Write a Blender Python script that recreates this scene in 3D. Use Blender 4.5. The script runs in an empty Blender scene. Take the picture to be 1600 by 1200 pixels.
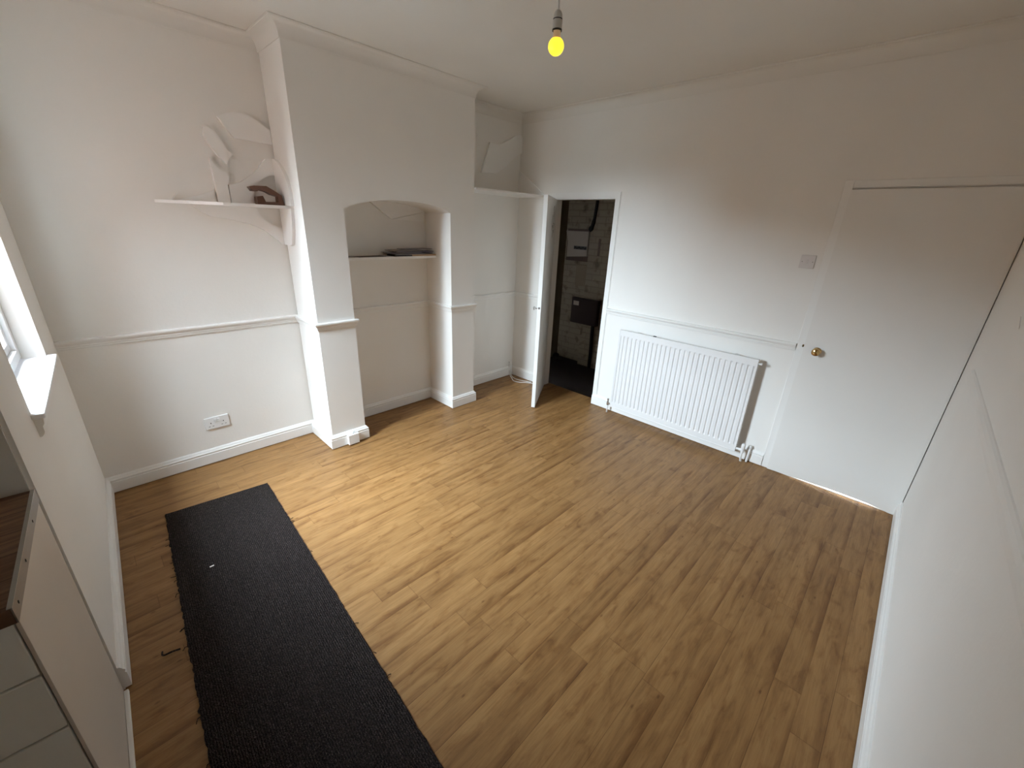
import bpy, bmesh, math, random
from mathutils import Vector, Matrix
random.seed(7)
C = bpy.context.scene.collection
# ------------------------------------------------------------------ measured room
W = 3.651; YL = .056; YN = .038; B1 = 2.361; B2 = .903; N1 = 2.086; N2 = 1.168; BD = .328
H = 2.7356; HC = 2.655; CW = .072; HS = .113; HD = 1.009; D = 3.626
CL, CR, CT = -.50, -1.182, 1.97          # cupboard opening on the radiator wall
DL, DT = -2.846, 2.0                      # flush door
O2 = (-3.712, -1.56); NU = (.99929, -.03772); NV = (-.03772, -.99929)
def K(u, v, z):                           # frame of the slightly skewed window wall: u into the room, v towards the kitchen
    return (O2[0] + u*NU[0] + v*NV[0], O2[1] + u*NU[1] + v*NV[1], z)
VA = -1.6172                              # v of the window/back corner

# ------------------------------------------------------------------ materials
def mat(name, col, rough=.6, metal=0., spec=.5):
    m = bpy.data.materials.new(name); m.use_nodes = True
    b = m.node_tree.nodes['Principled BSDF']
    b.inputs['Base Color'].default_value = (*col, 1); b.inputs['Roughness'].default_value = rough
    b.inputs['Metallic'].default_value = metal; b.inputs['Specular IOR Level'].default_value = spec
    return m
def nt(m): return m.node_tree.nodes, m.node_tree.links, m.node_tree.nodes['Principled BSDF']
def paint(name, col, rough, scale=60, bump=.15, var=.03, big=0.):
    m = mat(name, col, rough); N, L, b = nt(m)
    tc = N.new('ShaderNodeTexCoord')
    n1 = N.new('ShaderNodeTexNoise'); n1.inputs['Scale'].default_value = 2.3; n1.inputs['Detail'].default_value = 5
    L.new(tc.outputs['Object'], n1.inputs['Vector'])
    r = N.new('ShaderNodeValToRGB'); r.color_ramp.elements[0].position = .3; r.color_ramp.elements[1].position = .7
    r.color_ramp.elements[0].color = (*[c*(1-var) for c in col], 1); r.color_ramp.elements[1].color = (*[min(1, c*(1+var*.6)) for c in col], 1)
    L.new(n1.outputs['Fac'], r.inputs['Fac']); L.new(r.outputs['Color'], b.inputs['Base Color'])
    n2 = N.new('ShaderNodeTexNoise'); n2.inputs['Scale'].default_value = scale; n2.inputs['Detail'].default_value = 4
    L.new(tc.outputs['Object'], n2.inputs['Vector'])
    src = n2.outputs['Fac']
    if big:
        n3 = N.new('ShaderNodeTexNoise'); n3.inputs['Scale'].default_value = 3.5; L.new(tc.outputs['Object'], n3.inputs['Vector'])
        ma = N.new('ShaderNodeMath'); ma.operation = 'MULTIPLY_ADD'; ma.inputs[1].default_value = big
        L.new(n3.outputs['Fac'], ma.inputs[0]); L.new(src, ma.inputs[2]); src = ma.outputs[0]
    bp = N.new('ShaderNodeBump'); bp.inputs['Strength'].default_value = bump; bp.inputs['Distance'].default_value = .004
    L.new(src, bp.inputs['Height']); L.new(bp.outputs['Normal'], b.inputs['Normal'])
    return m
M = {}
M['wall'] = paint('wall_emulsion', (.815, .795, .76), .75, 55, .12, .02, 3)
M['ceil'] = paint('ceiling_emulsion', (.78, .76, .72), .85, 45, .15, .02, 2)
M['gloss'] = paint('white_gloss_trim', (.82, .81, .785), .38, 25, .08, .02)
M['door'] = paint('white_door_paint', (.79, .775, .745), .45, 14, .06, .02, 1)
M['board'] = paint('white_board_paint', (.85, .84, .82), .42, 30, .05, .02)
M['rad'] = mat('radiator_enamel', (.77, .765, .76), .35)
M['plastic'] = mat('white_plastic', (.80, .80, .79), .35)
M['switch'] = mat('switch_plastic', (.66, .63, .615), .4)
M['shade'] = mat('dark_slot', (.02, .018, .016), .6)
M['chrome'] = mat('chrome', (.62, .61, .6), .22, 1)
M['brass'] = mat('polished_brass', (.62, .43, .19), .2, 1)
M['steel'] = mat('screw_steel', (.30, .275, .25), .5, 1)
M['upvc'] = mat('window_white', (.86, .87, .88), .3)
M['sill'] = paint('sill_gloss', (.84, .85, .86), .3, 20, .05, .02)
M['unit'] = mat('grey_green_cabinet_front', (.80, .81, .76), .45)
M['carcass'] = paint('cream_cabinet_end', (.60, .54, .475), .5, 12, .03, .04)
M['strip'] = mat('aluminium_strip', (.70, .69, .67), .32, 1)
M['tile'] = paint('pale_wall_tile', (.68, .69, .66), .25, 8, .04, .02)
M['black'] = mat('black_rubber', (.010, .009, .009), .8, 0, .12)
M['cupwall'] = paint('dimmed_dirty_limewash', (.15, .118, .082), .9, 14, .6, .25, 4)  # dirty limewash, darkened further: the cupboard's lack of light is in the colour
M['cupfloor'] = paint('black_brown_floor', (.012, .008, .006), .95, 30, .6, .3)  # near-black brown for the cupboard floor and its lumps
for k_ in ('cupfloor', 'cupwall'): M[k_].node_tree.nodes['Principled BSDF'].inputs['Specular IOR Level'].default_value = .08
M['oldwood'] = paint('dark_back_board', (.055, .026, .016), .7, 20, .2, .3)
M['meter'] = mat('dark_brown_bakelite', (.012, .006, .005), .8, 0, .15)
M['cu'] = mat('aged_white_casing', (.24, .20, .165), .6, 0, .3)
M['walnut'] = mat('dark_brown_stained_wood', (.10, .045, .025), .45)
M['cord'] = mat('white_flex', (.75, .73, .70), .5)
M['pend'] = mat('lampholder_white', (.55, .53, .50), .45)
M['render'] = mat('outside_render', (.45, .43, .40), .9)
M['ground'] = mat('yard_concrete', (.075, .072, .068), .9)

def emis(name, col, s):
    m = mat(name, col, .4); b = m.node_tree.nodes['Principled BSDF']
    b.inputs['Emission Color'].default_value = (*col, 1); b.inputs['Emission Strength'].default_value = s; return m
M['bulb'] = emis('glowing_yellow_bulb', (1, .80, .035), 1.6)
M['neck'] = emis('bulb_neck_glow', (.55, .36, .2), .25)

g = bpy.data.materials.new('window_glass'); g.use_nodes = True; N = g.node_tree.nodes; N.clear(); L = g.node_tree.links
o = N.new('ShaderNodeOutputMaterial'); mx = N.new('ShaderNodeMixShader'); t = N.new('ShaderNodeBsdfTransparent'); gl = N.new('ShaderNodeBsdfGlossy')
gl.inputs['Roughness'].default_value = .03; t.inputs['Color'].default_value = (.96, .98, .97, 1); mx.inputs[0].default_value = .06
L.new(t.outputs[0], mx.inputs[1]); L.new(gl.outputs[0], mx.inputs[2]); L.new(mx.outputs[0], o.inputs[0]); M['glass'] = g

def wood_floor():
    m = mat('oak_laminate', (.5, .3, .13), .38); N, L, b = nt(m)
    tc = N.new('ShaderNodeTexCoord'); sp = N.new('ShaderNodeSeparateXYZ'); L.new(tc.outputs['Object'], sp.inputs[0])
    def math_(op, a, b_=None, c=None):
        n = N.new('ShaderNodeMath'); n.operation = op
        for i, v in enumerate((a, b_, c)):
            if v is None: continue
            if isinstance(v, (int, float)): n.inputs[i].default_value = v
            else: L.new(v, n.inputs[i])
        return n.outputs[0]
    def comb(x, y, z):
        n = N.new('ShaderNodeCombineXYZ')
        for i, v in enumerate((x, y, z)):
            if isinstance(v, (int, float)): n.inputs[i].default_value = v
            else: L.new(v, n.inputs[i])
        return n.outputs[0]
    def white(v):
        n = N.new('ShaderNodeTexWhiteNoise'); n.noise_dimensions = '3D'; L.new(v, n.inputs['Vector']); return n.outputs['Value']
    def noise(v, scale, detail, rough=.55, dist=0):
        n = N.new('ShaderNodeTexNoise'); n.inputs['Scale'].default_value = scale; n.inputs['Detail'].default_value = detail
        n.inputs['Roughness'].default_value = rough; n.inputs['Distortion'].default_value = dist; L.new(v, n.inputs['Vector']); return n.outputs['Fac']
    def ramp(f, stops):
        n = N.new('ShaderNodeValToRGB'); e = n.color_ramp.elements
        while len(e) < len(stops): e.new(.5)
        for q, (p, c) in zip(e, stops): q.position = p; q.color = (*c, 1)
        L.new(f, n.inputs[0]); return n.outputs['Color']
    def mixc(kind, f, a, b_):
        n = N.new('ShaderNodeMix'); n.data_type = 'RGBA'; n.blend_type = kind
        if isinstance(f, (int, float)): n.inputs[0].default_value = f
        else: L.new(f, n.inputs[0])
        for i, v in ((6, a), (7, b_)):
            if isinstance(v, tuple): n.inputs[i].default_value = (*v, 1)
            else: L.new(v, n.inputs[i])
        return n.outputs[2]
    X, Y = sp.outputs[0], sp.outputs[1]
    ry = math_('DIVIDE', math_('ADD', Y, .047), .0965)          # printed strips
    row = math_('FLOOR', ry); fy = math_('SUBTRACT', ry, row)
    off = math_('MULTIPLY', white(comb(row, 3.1, 7.7)), 5.3)
    rx = math_('DIVIDE', math_('ADD', X, off), 1.15); colm = math_('FLOOR', rx); fx = math_('SUBTRACT', rx, colm)
    idv = comb(colm, row, 1.7); w1 = white(idv); w2 = white(comb(row, colm, 9.2))
    ox = math_('MULTIPLY', w1, 40); 
    gv = comb(math_('MULTIPLY_ADD', X, 1.5, ox), math_('MULTIPLY_ADD', Y, 16, math_('MULTIPLY', w2, 50)), ox)
    f1 = noise(gv, 1.6, 8, .62, .6)
    gv2 = comb(math_('MULTIPLY_ADD', X, 6, ox), math_('MULTIPLY', Y, 150), ox)
    f2 = noise(gv2, 1.2, 4, .6)
    gv3 = comb(math_('MULTIPLY_ADD', X, 3, ox), math_('MULTIPLY_ADD', Y, 9, ox), ox)
    f3 = noise(gv3, 2.2, 5, .6, .8)
    base = ramp(f1, [(.22, (.168, .082, .027)), (.45, (.258, .137, .050)), (.60, (.302, .166, .063)), (.82, (.34, .194, .078))])
    tone = ramp(w1, [(0, (.90, .875, .84)), (.5, (.99, .98, .965)), (1, (1.07, 1.06, 1.045))])
    c = mixc('MULTIPLY', 1., base, tone)
    c = mixc('MULTIPLY', .55, c, ramp(f2, [(.32, (.72, .68, .62)), (.55, (1, 1, 1))]))
    c = mixc('MULTIPLY', .85, c, ramp(f3, [(.26, (.50, .40, .30)), (.37, (.80, .74, .66)), (.50, (1, 1, 1)), (.72, (1.08, 1.07, 1.04))]))
    # knots and dark flecks
    vo = N.new('ShaderNodeTexVoronoi'); vo.inputs['Scale'].default_value = 4.2; vo.inputs['Randomness'].default_value = 1
    L.new(comb(math_('MULTIPLY', X, 1.5), math_('MULTIPLY', Y, 3.2), w1), vo.inputs['Vector'])
    c = mixc('MULTIPLY', .7, c, ramp(vo.outputs['Distance'], [(.03, (.42, .31, .2)), (.085, (1, 1, 1))]))
    # dark streak drawn along one side of each strip
    streak = math_('MULTIPLY', ramp_f(N, L, fy, .0, .30), ramp_f(N, L, noise(comb(math_('MULTIPLY_ADD', X, 1.1, ox), row, 2.), 1.5, 3), .62, .42))
    c = mixc('MULTIPLY', streak, c, (.56, .45, .33))
    # joints between the boards (every second strip)
    ry2 = math_('DIVIDE', math_('ADD', Y, .047), .193); fy2 = math_('SUBTRACT', ry2, math_('FLOOR', ry2))
    e1 = math_('LESS_THAN', fy2, .010); e2 = math_('LESS_THAN', fx, .0028); e3 = math_('LESS_THAN', fy, .012)
    c = mixc('MULTIPLY', math_('MULTIPLY', e3, .35), c, (.55, .48, .4))
    c = mixc('MULTIPLY', math_('MULTIPLY', math_('MAXIMUM', e1, math_('MULTIPLY', e2, .75)), .6), c, (.42, .34, .26))
    L.new(c, b.inputs['Base Color'])
    rr = N.new('ShaderNodeMapRange'); rr.inputs[3].default_value = .36; rr.inputs[4].default_value = .52
    L.new(noise(comb(X, Y, 0.), 5, 5), rr.inputs[0]); L.new(rr.outputs[0], b.inputs['Roughness'])
    bp = N.new('ShaderNodeBump'); bp.inputs['Strength'].default_value = .12; bp.inputs['Distance'].default_value = .002
    L.new(math_('SUBTRACT', f2, math_('MULTIPLY', e1, 1.5)), bp.inputs['Height']); L.new(bp.outputs['Normal'], b.inputs['Normal'])
    b.inputs['Specular IOR Level'].default_value = .35
    return m
def ramp_f(N, L, f, a, b_):               # 1 at a falling to 0 at b_ (or reversed)
    n = N.new('ShaderNodeMapRange'); n.inputs[1].default_value = a; n.inputs[2].default_value = b_
    n.inputs[3].default_value = 1; n.inputs[4].default_value = 0; L.new(f, n.inputs[0]); return n.outputs[0]
M['floor'] = wood_floor()

def carpet():
    m = mat('brown_ribbed_carpet', (.03, .022, .018), .97, 0, .1); N, L, b = nt(m)
    tc = N.new('ShaderNodeTexCoord'); mp = N.new('ShaderNodeMapping'); mp.inputs['Rotation'].default_value = (0, 0, math.radians(3.0))
    L.new(tc.outputs['Object'], mp.inputs[0])
    wv = N.new('ShaderNodeTexWave'); wv.inputs['Scale'].default_value = 38; wv.inputs['Distortion'].default_value = 5.0; wv.inputs['Detail'].default_value = 2
    wv.inputs['Detail Scale'].default_value = 3
    L.new(mp.outputs[0], wv.inputs['Vector'])
    n = N.new('ShaderNodeTexNoise'); n.inputs['Scale'].default_value = 330; n.inputs['Detail'].default_value = 3; L.new(tc.outputs['Object'], n.inputs['Vector'])
    r = N.new('ShaderNodeValToRGB'); e = r.color_ramp.elements
    e[0].position = .36; e[0].color = (.020, .0145, .0135, 1); e[1].position = .80; e[1].color = (.19, .150, .138, 1)
    q = e.new(.55); q.color = (.040, .030, .028, 1)
    L.new(n.outputs['Fac'], r.inputs[0])
    mx = N.new('ShaderNodeMix'); mx.data_type = 'RGBA'; mx.blend_type = 'MULTIPLY'; mx.inputs[0].default_value = .55
    L.new(r.outputs[0], mx.inputs[6]); L.new(wv.outputs['Color'], mx.inputs[7]); L.new(mx.outputs[2], b.inputs['Base Color'])
    ad = N.new('ShaderNodeMath'); ad.operation = 'ADD'; L.new(n.outputs['Fac'], ad.inputs[0]); L.new(wv.outputs['Fac'], ad.inputs[1])
    bp = N.new('ShaderNodeBump'); bp.inputs['Strength'].default_value = .9; bp.inputs['Distance'].default_value = .006
    L.new(ad.outputs[0], bp.inputs['Height']); L.new(bp.outputs['Normal'], b.inputs['Normal'])
    return m
M['carpet'] = carpet()

def worktop_mat():
    m = mat('dark_butcher_block', (.2, .1, .05), .6, 0, .25); N, L, b = nt(m)
    tc = N.new('ShaderNodeTexCoord'); mp = N.new('ShaderNodeMapping'); mp.inputs['Rotation'].default_value = (0, 0, math.radians(-2.16))
    L.new(tc.outputs['Object'], mp.inputs[0])
    br = N.new('ShaderNodeTexBrick'); br.inputs['Scale'].default_value = 1; br.inputs['Brick Width'].default_value = .7; br.inputs['Row Height'].default_value = .105
    br.inputs['Mortar Size'].default_value = .0012; br.inputs['Color1'].default_value = (.30, .185, .125, 1); br.inputs['Color2'].default_value = (.11, .058, .036, 1)
    br.inputs['Mortar'].default_value = (.05, .03, .02, 1); L.new(mp.outputs[0], br.inputs['Vector'])
    mp2 = N.new('ShaderNodeMapping'); mp2.inputs['Scale'].default_value = (5, 60, 5); L.new(mp.outputs[0], mp2.inputs[0])
    n = N.new('ShaderNodeTexNoise'); n.inputs['Scale'].default_value = 1.5; n.inputs['Detail'].default_value = 6; L.new(mp2.outputs[0], n.inputs['Vector'])
    r = N.new('ShaderNodeValToRGB'); r.color_ramp.elements[0].position = .3; r.color_ramp.elements[0].color = (.45, .4, .36, 1)
    r.color_ramp.elements[1].position = .7; r.color_ramp.elements[1].color = (1.1, 1.05, 1, 1); L.new(n.outputs['Fac'], r.inputs[0])
    mx = N.new('ShaderNodeMix'); mx.data_type = 'RGBA'; mx.blend_type = 'MULTIPLY'; mx.inputs[0].default_value = .9
    L.new(br.outputs['Color'], mx.inputs[6]); L.new(r.outputs[0], mx.inputs[7]); L.new(mx.outputs[2], b.inputs['Base Color'])
    return m
M['worktop'] = worktop_mat()

def brick_mat(name, c1, c2, mortar, bw=.225, rh=.075, bump=.5, plane='yz'):
    m = mat(name, c1, .9); N, L, b = nt(m)
    tc = N.new('ShaderNodeTexCoord'); sp = N.new('ShaderNodeSeparateXYZ'); cb = N.new('ShaderNodeCombineXYZ')
    L.new(tc.outputs['Object'], sp.inputs[0])
    ad = N.new('ShaderNodeMath'); ad.operation = 'ADD'; L.new(sp.outputs[0], ad.inputs[0]); L.new(sp.outputs[1], ad.inputs[1])
    L.new(ad.outputs[0], cb.inputs[0]); L.new(sp.outputs[2], cb.inputs[1])
    br = N.new('ShaderNodeTexBrick'); br.inputs['Scale'].default_value = 1; br.inputs['Brick Width'].default_value = bw; br.inputs['Row Height'].default_value = rh
    br.inputs['Mortar Size'].default_value = .006; br.inputs['Mortar Smooth'].default_value = .3
    for k, c in (('Color1', c1), ('Color2', c2), ('Mortar', mortar)): br.inputs[k].default_value = (*c, 1)
    L.new(cb.outputs[0], br.inputs['Vector'])
    n = N.new('ShaderNodeTexNoise'); n.inputs['Scale'].default_value = 9; n.inputs['Detail'].default_value = 6; L.new(tc.outputs['Object'], n.inputs['Vector'])
    r = N.new('ShaderNodeValToRGB'); r.color_ramp.elements[0].position = .30; r.color_ramp.elements[0].color = (.25, .2, .16, 1)
    r.color_ramp.elements[1].position = .45; L.new(n.outputs['Fac'], r.inputs[0])
    mx = N.new('ShaderNodeMix'); mx.data_type = 'RGBA'; mx.blend_type = 'MULTIPLY'; mx.inputs[0].default_value = .8
    L.new(br.outputs['Color'], mx.inputs[6]); L.new(r.outputs[0], mx.inputs[7]); L.new(mx.outputs[2], b.inputs['Base Color'])
    bp = N.new('ShaderNodeBump'); bp.inputs['Strength'].default_value = bump; bp.inputs['Distance'].default_value = .008; bp.invert = True
    L.new(br.outputs['Fac'], bp.inputs['Height']); L.new(bp.outputs['Normal'], b.inputs['Normal'])
    return m
M['cupbrick'] = brick_mat('dimmed_limewashed_brick', (.17, .135, .095), (.158, .124, .087), (.128, .10, .07))  # pale brick coloured dark to carry the dimness inside the cupboard
M['outbrick'] = brick_mat('yard_brick', (.10, .055, .04), (.08, .045, .032), (.11, .10, .09))

# ------------------------------------------------------------------ mesh helpers
def P0(x, y, z): return (x, y, z)
def add_box(bm, a, b, f=P0, bev=0., seg=2):
    vs = [bm.verts.new(f(x, y, z)) for z in (a[2], b[2]) for y in (a[1], b[1]) for x in (a[0], b[0])]
    fs = [bm.faces.new([vs[i] for i in q]) for q in ((0, 2, 3, 1), (4, 5, 7, 6), (0, 1, 5, 4), (2, 6, 7, 3), (0, 4, 6, 2), (1, 3, 7, 5))]
    if bev:
        es = {e for q in fs for e in q.edges}
        bmesh.ops.bevel(bm, geom=list(es), offset=bev, segments=seg, profile=.5, affect='EDGES')
def add_prism(bm, poly, d0, d1, f):       # poly of 2-D points, f(a, b, depth) -> 3-D
    A = [bm.verts.new(f(a, b, d0)) for a, b in poly]; B = [bm.verts.new(f(a, b, d1)) for a, b in poly]
    bm.faces.new(A); bm.faces.new(B[::-1]); n = len(poly)
    for i in range(n): bm.faces.new([A[i], B[i], B[(i+1) % n], A[(i+1) % n]])
def add_sweep(bm, path, prof, closed=False):
    n = len(path); rings = []
    for i, p in enumerate(path):
        ns = []
        if i > 0: d = Vector(path[i]) - Vector(path[i-1]); d.normalize(); ns.append(Vector((d.y, -d.x)))
        if i < n-1: d = Vector(path[i+1]) - Vector(path[i]); d.normalize(); ns.append(Vector((d.y, -d.x)))
        m = sum(ns, Vector((0, 0))); m.normalize(); k = 1/max(.2, m.dot(ns[0]))
        rings.append([bm.verts.new((p[0] + m.x*o*k, p[1] + m.y*o*k, z)) for o, z in prof])
    q = len(prof)
    for r0, r1 in zip(rings, rings[1:]):
        for j in range(q): bm.faces.new([r0[j], r0[(j+1) % q], r1[(j+1) % q], r1[j]])
    bm.faces.new(rings[0][::-1]); bm.faces.new(rings[-1])
def add_lathe(bm, prof, base, axis=(0, 0, 1), seg=20):
    ax = Vector(axis).normalized(); t = Vector((1, 0, 0)) if abs(ax.x) < .8 else Vector((0, 1, 0))
    e1 = ax.cross(t).normalized(); e2 = ax.cross(e1); base = Vector(base); rings = []
    for r, h in prof:
        if r < 1e-6: rings.append([bm.verts.new(base + ax*h)])
        else: rings.append([bm.verts.new(base + ax*h + (e1*math.cos(a) + e2*math.sin(a))*r) for a in [2*math.pi*i/seg for i in range(seg)]])
    for a, b in zip(rings, rings[1:]):
        for i in range(seg):
            j = (i+1) % seg
            if len(a) == 1 and len(b) == 1: break
            if len(a) == 1: bm.faces.new([a[0], b[j], b[i]])
            elif len(b) == 1: bm.faces.new([a[i], a[j], b[0]])
            else: bm.faces.new([a[i], a[j], b[j], b[i]])
    for r in (rings[0], rings[-1]):
        if len(r) > 1: bm.faces.new(r)
def add_tube(bm, pts, rad, seg=10):
    pts = [Vector(p) for p in pts]; rings = []; prev = None
    for i, p in enumerate(pts):
        d = (pts[min(i+1, len(pts)-1)] - pts[max(i-1, 0)]).normalized()
        if prev is None:
            t = Vector((0, 0, 1)) if abs(d.z) < .9 else Vector((1, 0, 0)); e1 = d.cross(t).normalized()
        else: e1 = (prev - d*prev.dot(d)).normalized()
        prev = e1; e2 = d.cross(e1); r = rad[i] if isinstance(rad, (list, tuple)) else rad
        rings.append([bm.verts.new(p + (e1*math.cos(a) + e2*math.sin(a))*r) for a in [2*math.pi*k/seg for k in range(seg)]])
    for a, b in zip(rings, rings[1:]):
        for i in range(seg): bm.faces.new([a[i], a[(i+1) % seg], b[(i+1) % seg], b[i]])
    bm.faces.new(rings[0][::-1]); bm.faces.new(rings[-1])
def smooth_path(pts, k=6):
    out = []; n = len(pts)
    for i in range(n-1):
        p0, p1, p2, p3 = [Vector(pts[max(0, min(n-1, j))]) for j in (i-1, i, i+1, i+2)]
        for s in range(k):
            t = s/k; out.append(.5*((2*p1) + (p2-p0)*t + (2*p0-5*p1+4*p2-p3)*t*t + (3*p1-p0-3*p2+p3)*t**3))
    out.append(Vector(pts[-1])); return out
class MB:
    def __init__(s): s.bm = bmesh.new()
    def box(s, a, b, f=P0, bev=0., seg=2):
        if bev:
            t = bmesh.new(); add_box(t, a, b, f, bev, seg); me = bpy.data.meshes.new('t'); t.to_mesh(me); t.free(); s.bm.from_mesh(me); bpy.data.meshes.remove(me)
        else: add_box(s.bm, a, b, f)
        return s
    def prism(s, *a): add_prism(s.bm, *a); return s
    def sweep(s, *a): add_sweep(s.bm, *a); return s
    def lathe(s, *a, **k): add_lathe(s.bm, *a, **k); return s
    def tube(s, *a, **k): add_tube(s.bm, *a, **k); return s
    def build(s, name, m, parent=None, smooth=False):
        bm = s.bm; bmesh.ops.recalc_face_normals(bm, faces=bm.faces[:])
        if parent is not None: org = Vector(parent['_org'])
        else:
            xs = [v.co for v in bm.verts]
            org = Vector(((min(c.x for c in xs)+max(c.x for c in xs))/2, (min(c.y for c in xs)+max(c.y for c in xs))/2, min(c.z for c in xs)))
        if name.split('.')[0] in ('floor', 'floor_cupboard'): org = Vector((0, 0, 0))
        for v in bm.verts: v.co -= org
        me = bpy.data.meshes.new(name); bm.to_mesh(me); bm.free(); me.materials.append(m)
        if smooth:
            for p in me.polygons: p.use_smooth = True
        ob = bpy.data.objects.new(name, me); C.objects.link(ob)
        if smooth and smooth != 'all':
            ob.modifiers.new('soft edges', 'EDGE_SPLIT').split_angle = math.radians(38)
        if parent is not None: ob.parent = parent
        else: ob.location = org
        ob['_org'] = tuple(org); return ob
def thing(name, label, cat, loc, group=None, kind=None):
    e = bpy.data.objects.new(name, None); C.objects.link(e); e.location = loc; e['_org'] = tuple(loc); e.empty_display_size = .05
    if kind: e['kind'] = kind
    else: e['label'] = label; e['category'] = cat
    if group: e['group'] = group
    return e
def tag(ob, label, cat, group=None, kind=None):
    ob['label'] = label; ob['category'] = cat
    if group: ob['group'] = group
    if kind: ob['kind'] = kind
    return ob
def struct(ob): ob['kind'] = 'structure'; return ob

# ------------------------------------------------------------------ shell
XK = -6.6                                   # kitchen's far end
fl = MB(); fl.prism([(.0, YL+.02), (-3.68, YL+.02), (-3.74, -1.56), (XK, -1.5), (XK, -D-.02), (.0, -D-.02)], -.06, 0, P0)
fl.box((-.001, CR, -.06), (.12, CL, -.002)); fl.box((-.001, -D, -.06), (.12, DL, -.001))
struct(fl.build('floor', M['floor']))
struct(MB().prism([(.15, .4), (-3.93, .4), (-3.99, -1.50), (XK-.1, -1.40), (XK-.1, -D-.2), (.15, -D-.2)], H, H+.15, P0).build('ceiling', M['ceil']))
# back wall: left alcove, niche back and right alcove
bw = MB()
bw.box((-W-.35, YL, -.06), (-B1+.02, .40, H+.02)); bw.box((-B1+.02, YN, -.06), (-B2-.02, .40, H+.02)); bw.box((-B2-.02, 0, -.06), (0., .40, H+.02))
struct(bw.build('wall_back', M['wall']))
# chimney breast with its arched recess
arch = [(-N1, 1.776)]
for i in range(1, 24):
    t = i/24; x = -N1 + (N1-N2)*t; arch.append((x, 1.776 + .012*t + .074*(1-(2*t-1)**2)**.8))
arch.append((-N2, 1.788))
poly = [(-B1, -.05), (-N1, -.05)] + arch + [(-N2, -.05), (-B2, -.05), (-B2, H+.01), (-B1, H+.01)]
struct(MB().prism(poly, -BD, YN-.0005, lambda a, b, d: (a, d, b)).build('wall_chimney', M['wall']))
# radiator wall with its two door openings
poly = [(.10, -.06), (.10, H+.02), (-D, H+.02), (-D, DT+.006), (DL, DT+.006), (DL, -.06), (CR, -.06), (CR, CT), (CL, CT), (CL, -.06)]
struct(MB().prism(poly, 0, .10, lambda a, b, d: (d, a, b)).build('wall_right', M['wall']))
# near wall on the right of the photo
fw = MB().box((XK-.1, -D-.2, -.06), (.10, -D, H+.02))
fw = struct(fw.build('wall_front', M['wall']))
# window wall (skewed), with the window opening
WV0, WV1, WZ0, WZ1 = -1.180, -.352, 1.035, 2.31
poly = [(VA-.3, -.06), (0, -.06), (0, H+.02), (VA-.3, H+.02)]
lw = MB(); T = .27
def LW(a, b, d): return K(d, a, b)
lw.box((-T, VA-.02, -.06), (0, WV0, H+.02), K); lw.box((-T, WV1, -.06), (0, 0, H+.02), K)
lw.box((-T, WV0-.001, -.06), (0, WV1+.001, WZ0-.012), K); lw.box((-T, WV0-.001, WZ1), (0, WV1+.001, H+.02), K)
struct(lw.build('wall_left', M['wall']))
# kitchen beyond the opening
kw = MB(); kw.box((-3.2, -.24, -.06), (-T+.001, -.004, H+.01), K)
struct(kw.build('wall_kitchen', M['wall']))
struct(MB().box((-3.2, -.26, -.25), (-T-.002, -.2402, H+.02), K).build('wall_outside', M['outbrick']))
kt = MB(); kt.box((-2.6, -.004, .90), (-.012, .008, 2.5), K)
struct(kt.build('trim_1', M['tile']))
struct(MB().box((XK-.1, -D-.1, -.06), (XK, -1.2, H)).build('wall_kitchen_end', M['wall']))

# skirting, dado, coving --------------------------------------------------
SK = [(0, .006), (.020, .006), (.020, .076), (.0165, .079), (.0165, .083), (.0195, .087), (.019, .093), (.0135, .099), (.011, .106), (.006, .1125), (0, .1135)]
back_path = [(-W, YL), (-B1, YL), (-B1, -BD), (-N1, -BD), (-N1, YN), (-N2, YN), (-N2, -BD), (-B2, -BD), (-B2, 0), (0, 0), (0, CL+.0)]
struct(MB().sweep(back_path, SK).build('baseboard_back', M['gloss']))
k0, k1 = K(0, -.0, 0)[:2], K(0, VA+.0, 0)[:2]
struct(MB().sweep([k0, k1], SK).build('baseboard_left', M['gloss']))
struct(MB().sweep([(0, CR), (0, DL+.048)], SK).build('baseboard_right', M['gloss']))
struct(MB().sweep([(-.025, -D), (XK, -D)], SK).build('baseboard_front', M['gloss']))
DR = [(0, HD-.056), (.006, HD-.056), (.009, HD-.048), (.009, HD-.042), (.013, HD-.037), (.013, HD-.030), (.019, HD-.022), (.024, HD-.014), (.025, HD-.006), (.022, HD), (0, HD+.001)]
struct(MB().sweep(back_path[:-1] + [(0, CL+.046)], DR).build('trim_2', M['gloss']))
struct(MB().sweep([(0, CR-.048), (0, DL+.050)], DR).build('trim_3', M['gloss']))
DF = [(0, 1.055), (.006, 1.058), (.012, 1.068), (.014, 1.085), (.014, 1.10), (.010, 1.115), (.004, 1.122), (0, 1.124)]
struct(MB().sweep([(-.40, -D), (XK, -D)], DF).build('trim_4', M['wall']))
CV = [(0, H-.0005), (0, HC), (.004, HC-.001), (.006, HC+.004)]
for i in range(0, 9):
    a = math.radians(90*i/8); CV.append((.006 + .060*(1-math.cos(a)), HC+.006 + .066*math.sin(a)))
CV += [(.068, H-.006), (.072, H-.005), (.072, H-.0005)]
cp = [K(0, 0, 0)[:2], (-W, YL), (-B1, YL), (-B1, -BD), (-B2, -BD), (-B2, 0), (0, 0), (0, -D), (XK+.2, -D)]
struct(MB().sweep(cp, CV).build('trim_5', M['ceil'], smooth=True))

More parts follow.
